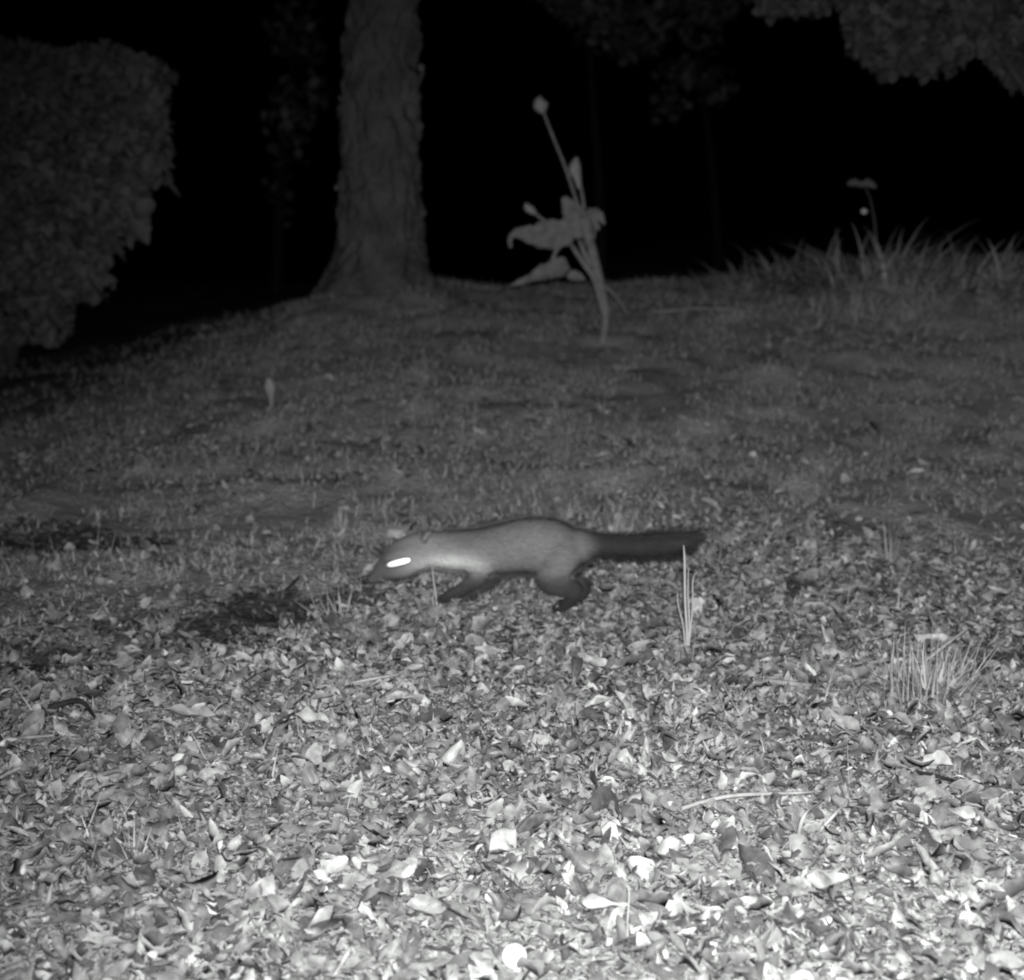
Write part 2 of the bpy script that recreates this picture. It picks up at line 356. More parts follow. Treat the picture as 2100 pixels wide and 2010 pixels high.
# the coat: lengths along the animal measured in its own units (mm from the nose, mm below the back)
def coat(V):
    ax, ay = to_px(V)
    c = np.full(len(V), .235)
    c = c*(1-.80*ss(1180, 1235, ax)*ss(1160, 1100, ay+0*ax)) if False else c
    tail = ss(1185, 1235, ax)
    leg = ss(1168, 1205, ay)*ss(880, 900, ax)
    foot = ss(1205, 1235, ay)*ss(880, 900, ax)
    face = ss(850, 775, ax)*ss(1095, 1165, ay)
    throat = np.exp(-((ax-925)/62)**2-((ay-1157)/20)**2)*(1-ss(1180, 1186, ay))
    head = ss(960, 880, ax)
    c = c+.05*head+.04*np.exp(-((ax-1080)/70)**2)
    c = c+.62*throat
    c = c*(1-.78*tail)*(1-.72*leg)*(1-.5*foot)*(1-.5*face)
    return np.clip(c, .015, .9)
def paint(me, vals):
    at = me.color_attributes.new('coat', 'FLOAT_COLOR', 'POINT')
    at.data.foreach_set('color', np.stack([vals*.985, vals, vals*.985, np.ones_like(vals)], 1).astype(np.float32).ravel())
m, ntr, b = mat_new('marten_coat', .75, .15)
ca = ntr.nodes.new('ShaderNodeVertexColor'); ca.layer_name = 'coat'
ntr.links.new(ca.outputs[0], b.inputs['Base Color']); b.inputs['Sheen Weight'].default_value = .1
M_coat = m
me.vertices.foreach_set('co', (bv-np.array(origin, np.float32)).ravel())
me.materials.clear(); me.materials.append(M_coat); paint(me, coat(bv))
body = bpy.data.objects.new('body', me); col.objects.link(body); body.parent = root
# fur, a fringe of fine hairs laid back along the body
nf = 42000
idx = rng.integers(0, len(bv), nf); p0 = bv[idx]+rng.normal(0, .0008, (nf, 3)); nn = bn[idx]
ax, ay = to_px(p0)
onleg = ss(1180, 1215, ay)
d = np.tile(np.array([1.0, 0, 0]), (nf, 1))*(1-onleg[:, None]) + np.array([.2, 0, -1.0])*onleg[:, None]
ln = (.006+.014*ss(830, 960, ax)+.012*ss(1200, 1290, ax))*(1-.65*onleg)*rng.uniform(.6, 1.15, nf)
d = d - nn*(d*nn).sum(1)[:, None]; d /= np.linalg.norm(d, axis=1)[:, None]+1e-6
d = d + nn*rng.uniform(.25, .8, nf)[:, None] + rng.normal(0, .14, (nf, 3)); d /= np.linalg.norm(d, axis=1)[:, None]
sd = np.cross(d, nn); sd /= np.linalg.norm(sd, axis=1)[:, None]+1e-6; wd = .0005
V = np.stack([p0-sd*wd, p0+sd*wd, p0+d*ln[:, None]*.6+sd*wd*.8, p0+d*ln[:, None]+[0, 0, -.0008]], 1).reshape(-1, 3)
F = np.arange(nf*4).reshape(-1, 4)
fur = mesh_np('fur', V, F, M_coat, root, origin)
paint(fur.data, np.repeat(np.clip(coat(p0)*rng.uniform(.65, 1.35, nf), .01, .95), 4))
# eyes (white metal as eyeshine, near one stretched to suggest its streak), nose, whiskers
m, ntr, b = mat_new('eyeshine', .40, 1.0); b.inputs['Base Color'].default_value = (1, 1, 1, 1); b.inputs['Metallic'].default_value = 1.0
M_eye = m
m, ntr, b = mat_new('wet_nose', .3, .5); b.inputs['Base Color'].default_value = g(.03); M_nose = m
def almond(name, c, ux, uy, un, a_, b_, h_, mat, parent):
    V = [c+un*h_]; rings = 6; seg = 24; F = []
    for r_ in range(1, rings+1):
        t = r_/rings
        for k in range(seg):
            th = k*2*math.pi/seg
            e = abs(math.sin(th))**.62*math.copysign(1, math.sin(th))
            V.append(c+ux*a_*t*math.cos(th)+uy*b_*t*e+un*h_*(1-t**2)*1.0-un*(.002 if t == 1 else 0))
    for k in range(0, seg, 2): F.append((0, 1+k, 1+(k+1) % seg, 1+(k+2) % seg))
    for r_ in range(rings-1):
        for k in range(seg):
            a0 = 1+r_*seg; F.append((a0+k, a0+seg+k, a0+seg+(k+1) % seg, a0+(k+1) % seg))
    return mesh_np(name, V, F, mat, parent, origin)
def surf_y(px, py, near=True):
    """front (or back) of the head on this line"""
    ax, ay = to_px(bv); k = (np.abs(ax-px) < 9) & (np.abs(ay-py) < 9)
    return (bv[k, 1].min() if near else bv[k, 1].max()) if k.any() else YM
c = P(816, 1154, surf_y(816, 1154)-.002)
ux = P(838, 1147, 3.0)-P(798, 1157, 3.0); ux /= np.linalg.norm(ux); un = np.array([0, 0, CAM_H])-c; un /= np.linalg.norm(un)
uy = np.cross(un, ux); uy /= np.linalg.norm(uy)
almond('eye', c, ux, uy, un, .0305, .0090, .0012, M_eye, root)
cf = np.array([c[0], 2*YM-c[1], c[2]]); unf = np.array([-.3, 1, .1]); unf /= np.linalg.norm(unf)
almond('eye', cf, np.array([1.0, .3, 0]), np.array([0, 0, 1.0]), unf, .008, .006, .003, M_eye, root)
mb = MB(); tube(mb, [P(757, 1190, YM), P(750, 1192, YM), P(744, 1194, YM)], [(.004, .004), (.0062, .005), (.002, .002)], 12, 9)
mb.build('nose', M_nose, root, origin)
mb = MB()
for s_ in (-1, 1):
    for k in range(5):
        q = P(770+k*2, 1187-k*2, YM+s_*.010)
        tube(mb, [q, q+np.array([.012, s_*.022, .004-k*.003]), q+np.array([.038, s_*.040, .004-k*.006])], [.00035, .0003, .00012], 4, 6)
mb.build('whiskers', M_dry, root, origin)

# ---------------------------------------------------------------- big trunk
tb = np.array([P(772, 590, 7.45)[0], 7.45, float(T(P(772, 590, 7.45)[0], 7.45))-.12])
tr = empty('tree', tb)
tag(tr, 'thick rough barked tree trunk standing on the bank, widest at its foot', 'tree')
prof = [(640,648,884),(600,655,880),(575,666,878),(545,678,875),(510,686,872),(470,691,870),(430,692,872),(350,696,864),(300,699,861),(220,701,858),(150,705,857),(80,707,862),(0,710,868),(-60,713,872),(-300,722,866),(-800,735,850),(-1500,750,838)]
zz = []; cx = []; rr = []
for py, l, r_ in prof:
    a_ = P(l, py, 7.45); b_ = P(r_, py, 7.45); zz.append(a_[2]); cx.append((a_[0]+b_[0])/2); rr.append((b_[0]-a_[0])/2)
H = np.concatenate([np.linspace(tb[2], 2.2, 300), np.linspace(2.22, zz[-1], 60)]); seg = 220
cxi = np.interp(H, zz, cx); ri = np.interp(H, zz, rr)
th = np.arange(seg)*2*math.pi/seg
TH, HH = np.meshgrid(th, H)
bark = .022*vn(TH*7/6.283*1.0, HH, 3.0, 61)  # broad swellings
def per(f, fz, s):     # periodic noise round the trunk
    a_ = vn(TH*f, HH*fz, 1, s); b_ = vn((TH-2*math.pi)*f, HH*fz, 1, s); t = TH/(2*math.pi); return a_*(1-t)+b_*t
bark = .036*per(1.3, 3.2, 61)+.050*per(4.5, 12, 62)+.022*per(10, 26, 63)+.012*per(22, 50, 64)
flare = 0.10*ss(.28, 0, HH-(tb[2]+.12))*(.35+np.clip(np.cos(3*TH+.4), 0, 1)*.9)
rad = ri[:, None]+bark-.006+flare*.22
Vt = np.stack([cxi[:, None]+rad*np.cos(TH), tb[1]+rad*np.sin(TH)*1.0, HH], -1).reshape(-1, 3)
ii, jj = np.meshgrid(np.arange(len(H)-1), np.arange(seg), indexing='ij')
Ft = np.stack([ii*seg+jj, ii*seg+(jj+1) % seg, (ii+1)*seg+(jj+1) % seg, (ii+1)*seg+jj], -1).reshape(-1, 4)
mesh_np('trunk', Vt, Ft, M_bark, tr, tb)
mb = MB()
pts = [(866,160,20),(864,140,12),(698,205,10),(690,385,8)]
c = np.array([P(a_, b_, 7.40) for a_, b_, s in pts]); s = np.array([q[2] for q in pts])*.0027
leaves(mb, c, s*1.3, s, rng.uniform(0, 6.28, len(c)), rng.normal(1.0, .3, len(c)), rng.normal(0, .6, len(c)), rng.normal(0, .8, len(c)), .4, None, 6, 5)
mb.build('ivy_leaves', M_crown, tr, tb)
# its crown, far above the picture
def blob_leaves(mb, blobs, per_m3, size, flat=.5, shell=.0, ns=4, nt_=3, droop=0.0):
    for (bx, by, bz, rx, ry, rz) in blobs:
        n = int(per_m3*4.19*rx*ry*rz); 
        d = rng.normal(0, 1, (n, 3)); d /= np.linalg.norm(d, axis=1)[:, None]
        rr_ = rng.uniform(shell, 1, n)**(1/2.2)
        # lumpy outline
        lump = 1+.18*np.sin(d[:, 0]*5+bx*3)+.15*np.sin(d[:, 2]*7+bz*5)
        p = np.array([bx, by, bz])+d*(rr_*lump)[:, None]*np.array([rx, ry, rz])
        L = size*rng.uniform(.6, 1.35, n)
        leaves(mb, p, L, L*rng.uniform(.55, .85, n), rng.uniform(0, 6.283, n), rng.normal(droop, .6, n), rng.normal(0, .7, n),
               rng.normal(0, .7, n), rng.normal(.3, .4, n), None, ns, nt_)
mb = MB(); blob_leaves(mb, [(-.9, 7.6, 4.4, 1.3, 1.2, .8), (.2, 7.9, 5.0, 1.2, 1.2, .9), (-.6, 8.4, 5.3, 1.2, 1.1, .8)], 160, .11)
mb.build('crown', M_crown, tr, tb)

# ---------------------------------------------------------------- trees as foliage masses traced as blobs at their own distance
def poly_leaves(mb, poly, Y, depth, n, size, droop=.3):
    poly = np.array(poly, float); x0, y0 = poly.min(0); x1, y1 = poly.max(0); out = []
    nxt = np.roll(poly, -1, 0)
    while sum(len(o) for o in out) < n:
        p = np.stack([rng.uniform(x0, x1, 4000), rng.uniform(y0, y1, 4000)], 1)
        ins = np.zeros(4000, bool); dist = np.full(4000, 1e9)
        for a_, b_ in zip(poly, nxt):
            c_ = ((a_[1] > p[:, 1]) != (b_[1] > p[:, 1])) & (p[:, 0] < (b_[0]-a_[0])*(p[:, 1]-a_[1])/(b_[1]-a_[1]+1e-9)+a_[0]); ins ^= c_
            t_ = np.clip(((p-a_)@(b_-a_))/max(((b_-a_)**2).sum(), 1e-9), 0, 1); dist = np.minimum(dist, np.linalg.norm(p-(a_+t_[:, None]*(b_-a_)), axis=1))
        k = ins & (dist > 6*rng.uniform(0, 1, 4000)); out.append(np.hstack([p[k], dist[k][:, None]]))
    q = np.vstack(out)[:n]
    th_ = depth*np.sqrt(np.clip(q[:, 2]/110, .03, 1)); lump = .18*vn(q[:, 0], q[:, 1], 1/45., 77)+.10*vn(q[:, 0], q[:, 1], 1/22., 78)
    yy = Y + rng.uniform(-1, 1, n)*th_ + lump
    pos = np.array([P(a_, b_, Y) for a_, b_ in q[:, :2]]); pos[:, 1] = yy      # the bush is as deep as it is wide
    L = size*rng.uniform(.55, 1.4, n)
    leaves(mb, pos, L, L*rng.uniform(.55, .9, n), rng.uniform(0, 6.283, n), rng.normal(droop, .7, n), rng.normal(0, .8, n), rng.normal(0, .8, n), rng.normal(.3, .5, n), None, 4, 3)
def foliage_px(name, label, blobs, Y, sub, per_m3, size, stems, mat=M_crown, droop=.3, cat='tree', group=None, basepx=None, bmat=None, extra=None):
    """blobs: (px, py, r px, y offset, depth radius)"""
    k = 1/3000.0
    bl = []
    for px, py, rx_, rz_, yo, ry_ in blobs:
        q = P(px, py, Y+yo); s_ = (Y+yo)*k*1.0
        bl.append((q[0], q[1], q[2], rx_*s_, ry_, rz_*s_))
    if basepx is None: b0 = np.array([bl[0][0], bl[0][1], float(T(bl[0][0], bl[0][1]))])
    else: b0 = np.array([basepx[0], basepx[1], float(T(basepx[0], basepx[1]))])
    e = empty(name, b0); tag(e, label, cat, group)
    mb = MB()
    if extra: [poly_leaves(mb, *ex) for ex in extra]
    else: blob_leaves(mb, bl, per_m3, size, droop=droop)
    mb.build('crown', mat, e, b0)
    mb = MB()
    for pts, r_ in stems: tube(mb, pts, r_, 10, 24, .05)
    if stems: mb.build('trunk', bmat or M_bark, e, b0)
    return e
shr = [(-60,240,150,165,.2,.55),(60,210,120,130,0,.5),(170,215,120,122,.1,.5),(255,230,84,122,0,.45),(275,310,68,110,.1,.42),(60,380,160,160,.1,.5),(200,370,120,110,0,.45),
       (275,360,66,50,0,.4),(30,520,130,130,.1,.45),(165,480,110,80,0,.4),(240,440,58,52,0,.35),(60,610,90,80,0,.38),(150,580,62,50,0,.3),(-80,560,130,150,.1,.5),(-150,350,150,230,.3,.6),(190,570,26,50,0,.2),(100,660,40,34,0,.25)]
e = foliage_px('shrub', 'broad clipped looking leafy shrub at the left edge, undercut towards its foot', shr, 8.0, 0, 4200, .065,
     [([(P(-20,760,8)[0], 8.1, float(T(P(-20,760,8)[0], 8.1))-.05), P(-10,640,8.1), P(0,480,8.1), P(30,300,8.1)], [.07,.06,.045,.02]),
      ([(P(-10,720,8)[0], 8.15, float(T(P(-10,720,8)[0], 8.15))-.05), P(60,560,8.1), P(140,420,8.1), P(200,300,8.1)], [.045,.04,.03,.012])],
     cat='shrub', basepx=(P(-20,760,8)[0], 8.1), extra=[([(-330,120),(-200,70),(0,78),(50,84),(105,96),(165,98),(215,92),(235,88),(262,104),(290,112),(325,122),(340,142),(355,150),(352,172),(340,180),(342,230),(348,285),(340,310),
      (346,345),(352,372),(330,378),(300,392),(290,415),(300,450),(300,480),(285,495),(270,490),(256,508),(240,525),(232,508),(222,525),(216,560),(218,615),(196,622),(170,612),(150,600),(140,640),(130,650),(148,690),(120,705),(60,700),(-60,720),(-220,690),(-330,520)], 8.0, .62, 15000, .06)])
mb = MB(); pts = [(352,388,34),(282,478,50),(300,430,40),(200,600,44),(110,660,40),(240,520,36),(345,300,30)]
c = np.array([P(a_, b_, 7.55) for a_, b_, s in pts]); s = np.array([q[2] for q in pts])*.0027
leaves(mb, c, s*1.3, s, np.array([.3, .9, 2, .4, 1, .5, .2]), np.full(7, .9), rng.normal(0, .2, 7), .5, .3, None, 7, 5)
mb.build('drooping_leaves', M_crown, e, e.location)
# tree standing to the right, its boughs hang into the top of the picture
rt = [(1620,-10,75,45,0,.25),(1560,-60,80,60,.1,.3),(1700,-110,100,80,.2,.4),(1790,40,78,90,0,.35),(1850,60,100,92,0,.4),(1925,70,66,80,0,.35),(1990,30,70,75,.1,.4),(2060,10,70,80,.1,.4),(2150,20,110,120,.1,.5),(1900,-80,200,90,.2,.6),(2200,-120,250,140,.3,.8),(2330,-20,200,160,.3,.7)]
q = P(2380, 600, 7.8); bz = float(T(q[0], 7.8))
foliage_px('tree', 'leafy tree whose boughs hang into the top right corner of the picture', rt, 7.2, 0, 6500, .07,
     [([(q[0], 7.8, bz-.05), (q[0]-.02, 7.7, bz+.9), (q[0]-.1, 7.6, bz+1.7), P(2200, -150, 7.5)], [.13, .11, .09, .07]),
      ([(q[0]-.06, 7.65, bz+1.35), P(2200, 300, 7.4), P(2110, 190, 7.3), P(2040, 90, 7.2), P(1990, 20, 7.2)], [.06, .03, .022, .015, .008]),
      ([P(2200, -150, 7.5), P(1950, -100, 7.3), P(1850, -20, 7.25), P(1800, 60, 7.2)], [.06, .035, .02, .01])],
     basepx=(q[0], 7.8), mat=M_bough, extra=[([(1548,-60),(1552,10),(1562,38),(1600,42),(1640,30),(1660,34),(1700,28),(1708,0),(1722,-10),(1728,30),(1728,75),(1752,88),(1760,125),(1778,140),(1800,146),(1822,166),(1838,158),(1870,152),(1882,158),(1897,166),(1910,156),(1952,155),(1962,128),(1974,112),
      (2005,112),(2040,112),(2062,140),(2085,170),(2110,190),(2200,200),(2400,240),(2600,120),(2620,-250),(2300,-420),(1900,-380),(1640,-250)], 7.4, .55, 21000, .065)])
# far trees, barely reached by the lamp
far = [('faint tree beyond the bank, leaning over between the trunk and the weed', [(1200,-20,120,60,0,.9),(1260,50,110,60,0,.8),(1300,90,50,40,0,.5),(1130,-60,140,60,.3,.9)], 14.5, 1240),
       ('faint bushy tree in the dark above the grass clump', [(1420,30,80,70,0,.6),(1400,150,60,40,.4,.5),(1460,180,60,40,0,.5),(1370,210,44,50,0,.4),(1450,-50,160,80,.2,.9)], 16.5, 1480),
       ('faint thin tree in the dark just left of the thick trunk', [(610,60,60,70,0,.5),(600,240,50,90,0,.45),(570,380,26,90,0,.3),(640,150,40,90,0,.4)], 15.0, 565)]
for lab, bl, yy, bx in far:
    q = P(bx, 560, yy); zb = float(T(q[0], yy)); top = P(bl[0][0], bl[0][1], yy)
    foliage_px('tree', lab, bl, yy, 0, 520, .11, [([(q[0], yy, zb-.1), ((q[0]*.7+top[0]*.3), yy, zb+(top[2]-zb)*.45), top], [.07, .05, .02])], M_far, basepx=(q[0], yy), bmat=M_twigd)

# ---------------------------------------------------------------- the tall weed with seed heads
b0 = G(1236, 700); YW = b0[1]; kw = YW/3000*1.03
wd_ = empty('weed', b0)
tag(wd_, 'tall withered weed with three seed heads and hanging leaves, right of the trunk', 'weed')
def W(px, py, o=0): return P(px, py, YW+o)
mb = MB()
tube(mb, [W(1233,706)-np.array([0,0,.01]), W(1239,680), W(1242,640), W(1232,590), W(1222,545), W(1213,508), W(1203,476), W(1192,440)], np.array([8,8,8.5,9.5,10,9.5,9,6])*kw, 10, 36, .06)
tube(mb, [W(1236,640), W(1219,575), W(1197,540), W(1172,503)], np.array([5,5.5,5.5,4.5])*kw, 8, 16, .06)
tube(mb, [W(1214,548), W(1199,520), W(1188,492)], np.array([5,5,4])*kw, 8, 10)
mb.build('stem', M_stem, wd_, b0)
def stalk(pts, r0, r1):
    mb = MB(); tube(mb, [W(*p) for p in pts], np.linspace(r0, r1, len(pts))*kw, 8, 20); return mb.build('stalk', M_stem, wd_, b0)
s1 = stalk([(1196,450),(1182,412),(1160,345),(1137,288),(1112,224)], 3.6, 2.4)
s2 = stalk([(1200,440),(1194,400),(1188,372)], 3.4, 3)
s3 = stalk([(1160,478),(1118,454),(1096,436)], 3.8, 2.8)
s4 = stalk([(1236,584,.03),(1262,608,.02),(1288,646,0)], 3, 2)
def bud(pts, rad, par):
    mb = MB(); tube(mb, [W(*p) for p in pts], np.array(rad)*kw, 12, 18, .05); mb.build('seed_head_or_glint', M_bud, par, b0)
bud([(1114,232),(1110,220),(1107,208),(1108,197)], [5,14,12,2], s1)
bud([(1188,386),(1184,365),(1179,350),(1180,336),(1183,322)], [4,8,12,10,2], s2)
bud([(1098,438),(1088,430),(1081,424),(1080,416)], [4,8,7,2], s3)
for s_ in (s1, s2, s3, s4): pass
def weed_leaf(mid, halfw, droop=0.0, o=0.0, thick=.0016, cup=.25):
    """mid: centreline pixels base -> tip; a thin toothed blade with thickness"""
    c = catmull([W(*p) for p in mid], 22); hw = np.interp(np.linspace(0, 1, 22), np.linspace(0, 1, len(halfw)), halfw)*kw
    hw = hw*(1+.12*np.sin(np.arange(22)*2.6))
    tg = np.gradient(c, axis=0); tg /= np.linalg.norm(tg, axis=1)[:, None]
    view = np.array([0, -1, .15]); sdv = np.cross(tg, view); sdv /= np.linalg.norm(sdv, axis=1)[:, None]; nrm = np.cross(sdv, tg)
    sdv = sdv*math.cos(droop)+nrm*math.sin(droop); nrm = np.cross(sdv, tg)
    t = np.linspace(-1, 1, 7); V = []
    for side in (1, -1):
        V.append((c[:, None]+sdv[:, None]*(hw[:, None]*t)[:, :, None]+nrm[:, None]*(cup*hw[:, None]*np.abs(t)+side*thick*.5)[:, :, None]
                  +nrm[:, None]*(rng.normal(0, .04, (22, 7))*hw[:, None])[:, :, None]*0).reshape(-1, 3))
    V = np.vstack(V); F = []
    for s_ in range(2):
        for i in range(21):
            for j in range(6):
                a_ = s_*154+i*7+j; F.append((a_, a_+7, a_+8, a_+1) if s_ == 0 else (a_, a_+1, a_+8, a_+7))
    for i in range(21):
        for j in (0, 6):
            a_ = i*7+j; F.append((a_, a_+7, a_+161, a_+154))
    mesh_np('leaf', V, F, M_plant, wd_, b0)
weed_leaf([(1176,486),(1140,480),(1100,482),(1060,478),(1046,490),(1047,508)], [14,30,27,15,6,4,3], .2)
weed_leaf([(1156,528),(1144,552),(1112,562),(1078,576),(1047,587)], [4,26,17,17,8,7,2], -.2, .0, .0016, .5)
weed_leaf([(1163,568),(1180,566),(1200,574)], [3,11,9,2], .2, .01)
weed_leaf([(1196,486),(1188,462),(1172,430),(1156,404)], [14,24,24,16,5], .4, .02)
weed_leaf([(1198,470),(1212,452),(1228,444),(1240,460)], [10,24,22,8,2], -.2, -.01)
weed_leaf([(1205,505),(1212,480),(1205,450),(1190,420)], [8,18,20,8,2], .9, .03)
mb = MB(); tube(mb, [W(1148,500), W(1136,525), W(1132,552)], np.array([5,4,3])*kw, 8, 12)
mb.build('petiole', M_stem, wd_, b0)

# ---------------------------------------------------------------- sedge clump on the crest: separate tufts
def tuft(px, py, hpx, n, label, group=None, lean=(0.0, .9), bend=(.7, 3.3), spread=.17, wpx=8, mat=None, name='grass_tuft', dr=None, cat='grass tuft', ns=9):
    b_ = G(px, py); k_ = b_[1]/3000; mb = MB()
    a_ = rng.uniform(0, 6.283, n) if dr is None else rng.normal(dr, .6, n); r_ = np.minimum(np.abs(rng.normal(0, spread, n)), 1.5*spread)
    bs = np.stack([b_[0]+r_*np.cos(a_), b_[1]+r_*np.sin(a_)*.7, np.zeros(n)], 1); bs[:, 2] = T(bs[:, 0], bs[:, 1])-.004
    blades(mb, bs, (.85 if mat is None else 1)*hpx*k_*rng.uniform(.45, 1.15, n), wpx*k_*rng.uniform(.5, 1.4, n), a_+rng.normal(0, .5, n), rng.uniform(*lean, n), rng.uniform(*bend, n), ns)
    o = mb.build(name, mat or M_sedge, None, tuple(b_)); return tag(o, label, cat, group)
G2 = 'arching grass tufts on the crest of the bank'
tuft(1520, 600, 120, 130, 'arching grass tuft at the left end of the row on the crest', G2)
tuft(1600, 590, 150, 130, 'grass tuft on the crest with one tall blade hooked over to the left', G2)
tuft(1700, 600, 165, 220, 'arching grass tuft on the crest, left beside the tallest one', G2, (0, .5))
tuft(1790, 620, 240, 380, 'tallest and densest grass tuft on the crest, with the bright glint', G2, (0, .45), (.9, 3.2), .18)
tuft(1880, 620, 190, 240, 'grass tuft on the crest just right of the tallest one', G2, (.0, .5))
tuft(1960, 610, 180, 240, 'upright grass tuft on the crest, second from the right edge', G2, (0, .8), (.7, 2.6))
tuft(2060, 600, 150, 240, 'grass tuft on the crest at the right edge of the picture', G2)
tuft(1840, 700, 90, 320, 'low spreading grass tuft at the foot of the tallest one', G2, (.2, 1.0))
tuft(1640, 690, 70, 260, 'low grass tuft left of the foot of the tallest one', G2, (.2, 1.0))
q = P(1772, 434, G(1790, 620)[1]-.12); mb = MB()
tube(mb, [q-[.012, 0, .004], q-[.004, 0, 0], q+[.006, 0, .001], q+[.016, 0, .002]], [.004, .013, .011, .002], 12, 14)  # white blob standing in for a bright glint of unknown source
sh = mb.build('seed_head_or_glint', M_fungus, None, tuple(q)); tag(sh, 'tiny pale blob for a bright glint in the blades of the tallest grass tuft', 'bright spot')
mb = MB(); yb = G(1790, 620)[1]+.3
tube(mb, [P(1738,378,yb), P(1752,374,yb), P(1765,378,yb), P(1782,376,yb), P(1797,384,yb)], [(.005,.010), (.008,.018), (.006,.013), (.008,.019), (.004,.008)], 8, 22, .3)
tube(mb, [P(1770,378,yb), P(1785,410,yb), P(1796,480,yb), P(1800,600,yb+.1), (P(1802,640,yb)[0], yb+.1, float(T(P(1802,640,yb)[0], yb+.1))-.02)], [.001,.0015,.002,.003,.004], 6, 24)
o = mb.build('reed', M_far, None, tuple(G(1802, 620))); tag(o, 'dim bent reed with a drooping plume behind the tallest grass tuft', 'reed')

# ---------------------------------------------------------------- single tufts, stalks and blades nearer the camera
tuft(1905, 1440, 150, 300, 'spiky tuft of pale grass in the leaf litter near the right edge', None, (.0, 1.2), (-.2, .9), .065, 3.8, M_dry)
tuft(700, 1275, 85, 60, 'small fan of pale grass blades below the head of the marten', None, (.2, 1.1), (-.2, .5), .03, 4, M_dry)
tuft(1265, 1092, 60, 46, 'short bright grass tuft just above the tail of the marten', None, (0, .5), (-.2, .6), .025, 5, M_dry)
tuft(1160, 1070, 60, 30, 'thin grass tuft just behind the arched back of the marten', None, (0, .6), (-.2, .6), .025, 4, M_dry)
tuft(700, 1085, 55, 40, 'thin grass tuft standing just above the neck of the marten', None, (0, .7), (-.2, .6), .03, 4, M_grass)
tuft(1830, 1160, 120, 16, 'faint thin grass tuft on the right, above the spiky pale tuft', None, (0, .6), (-.1, .5), .02, 4, M_grass)
tuft(275, 1780, 110, 26, 'loose tuft of grass blades above the dark leaf at the lower left', None, (0, .8), (-.2, .6), .03, 4, M_dry)
tuft(1250, 1640, 60, 24, 'low tuft of grass blades in the litter below the animal, left of the long stick', None, (.2, 1.1), (-.2, .6), .03, 4, M_dry)
def stalk_thing(name, pts, rad, label, cat, mat=M_dry, group=None, base=None, seg=6, n=24, rough=.08):
    """pts: (px, py, lift) ; on the ground where lift is a number, at a distance where given as ('Y', d)"""
    q = []
    for px, py, l in pts:
        if isinstance(l, tuple): q.append(P(px, py, l[1]))
        else:
            p_ = G(px, py, l); q.append(p_)
    mb = MB(); tube(mb, q, rad, seg, n, rough); bb = q[0]
    return tag(mb.build(name, mat, None, tuple(bb)), label, cat, group)
def stalk_cluster(base, label, blades_):
    q0 = G(*base); e = empty('grass_tuft', tuple(q0)); tag(e, label, 'grass tuft')
    for k, (pts, r_) in enumerate(blades_):
        mb = MB(); tube(mb, [P(a_, b_, q0[1]) for a_, b_ in pts], r_, 6, 20); mb.build('stalk' if k == 0 else 'blade', M_dry, e, tuple(q0))
stalk_cluster((1408, 1356), 'upright pale grass stalk with three thin blades rising in front of the dark tail tip',
    [([(1408,1360),(1409,1300),(1405,1230),(1404,1150),(1402,1118)], [.0028,.0027,.0024,.002,.0008]), ([(1409,1356),(1414,1290),(1411,1220),(1412,1165)], [.002,.002,.0015,.0006]),
     ([(1406,1354),(1402,1290),(1391,1240),(1389,1212)], [.0018,.0016,.0012,.0005]), ([(1410,1350),(1420,1250),(1421,1190),(1430,1172)], [.0018,.0015,.0012,.0005])])
stalk_cluster((896, 1262), 'short pale grass stalk with two stubby blades standing under the throat of the marten',
    [([(897,1266),(895,1230),(889,1190),(886,1160)], [.003,.0028,.002,.0008]), ([(892,1262),(888,1235),(889,1215)], [.0028,.002,.0006]), ([(900,1266),(903,1235),(900,1222)], [.0025,.002,.0006])])
yb = G(1288, 1955)[1]; mb = MB()
tube(mb, [P(1288,1955,yb), P(1287,1890,yb), P(1290,1830,yb), P(1284,1812,yb)], [.0013,.0012,.001,.0005], 6, 16)
tag(mb.build('grass_stalk', M_dry, None, tuple(G(1288, 1955))), 'very thin upright stem near the bottom edge, right of the white round cap', 'grass stalk')
yb = G(555, 840)[1]; mb = MB()
tube(mb, [P(556,850,yb), P(556,820,yb), P(553,795,yb), P(551,775,yb)], [(.004,.004), (.007,.01), (.012,.022), (.003,.006)], 8, 16)
tag(mb.build('dead_leaf', M_sedge, None, tuple(G(556, 850))), 'small upright pale leaf standing alone on the dim left part of the bank', 'leaf')
stalk_thing('stick', [(1398,1658,.02),(1440,1645,.03),(1500,1632,.03),(1570,1628,.03),(1640,1626,.03),(1690,1622,.02)], [.0035,.0032,.003,.0028,.002,.001], 'long thin pale stick lying across the litter right of centre', 'stick', M_twig)
stalk_thing('stick', [(700,1405,.02),(760,1393,.03),(820,1383,.03)], [.0015,.003,.0012], 'short thin pale stick lying in the litter below and left of the animal', 'stick', M_twig)
stalk_thing('stick', [(1290,644,.02),(1350,640,.03),(1420,633,.03),(1480,634,.03),(1560,640,.02)], [.004,.006,.007,.006,.003], 'pale stick lying along the bank between the weed and the grass tufts', 'stick', M_twig)
stalk_thing('stick', [(0,1595,.02),(40,1575,.03),(85,1566,.02)], [.003,.003,.001], 'pale curved stick entering from the left edge', 'stick', M_twig)
stalk_thing('stick', [(22,1514,.02),(60,1512,.03),(110,1508,.02)], [.0025,.003,.0025], 'straight pale straw piece lying above the curved stick by the left edge', 'straw', M_twig)
stalk_thing('stick', [(80,1458,.02),(110,1448,.035),(165,1438,.035),(198,1475,.02)], [.003,.005,.004,.002], 'dark crooked twig lying above the straw piece on the left', 'twig', M_twigd)
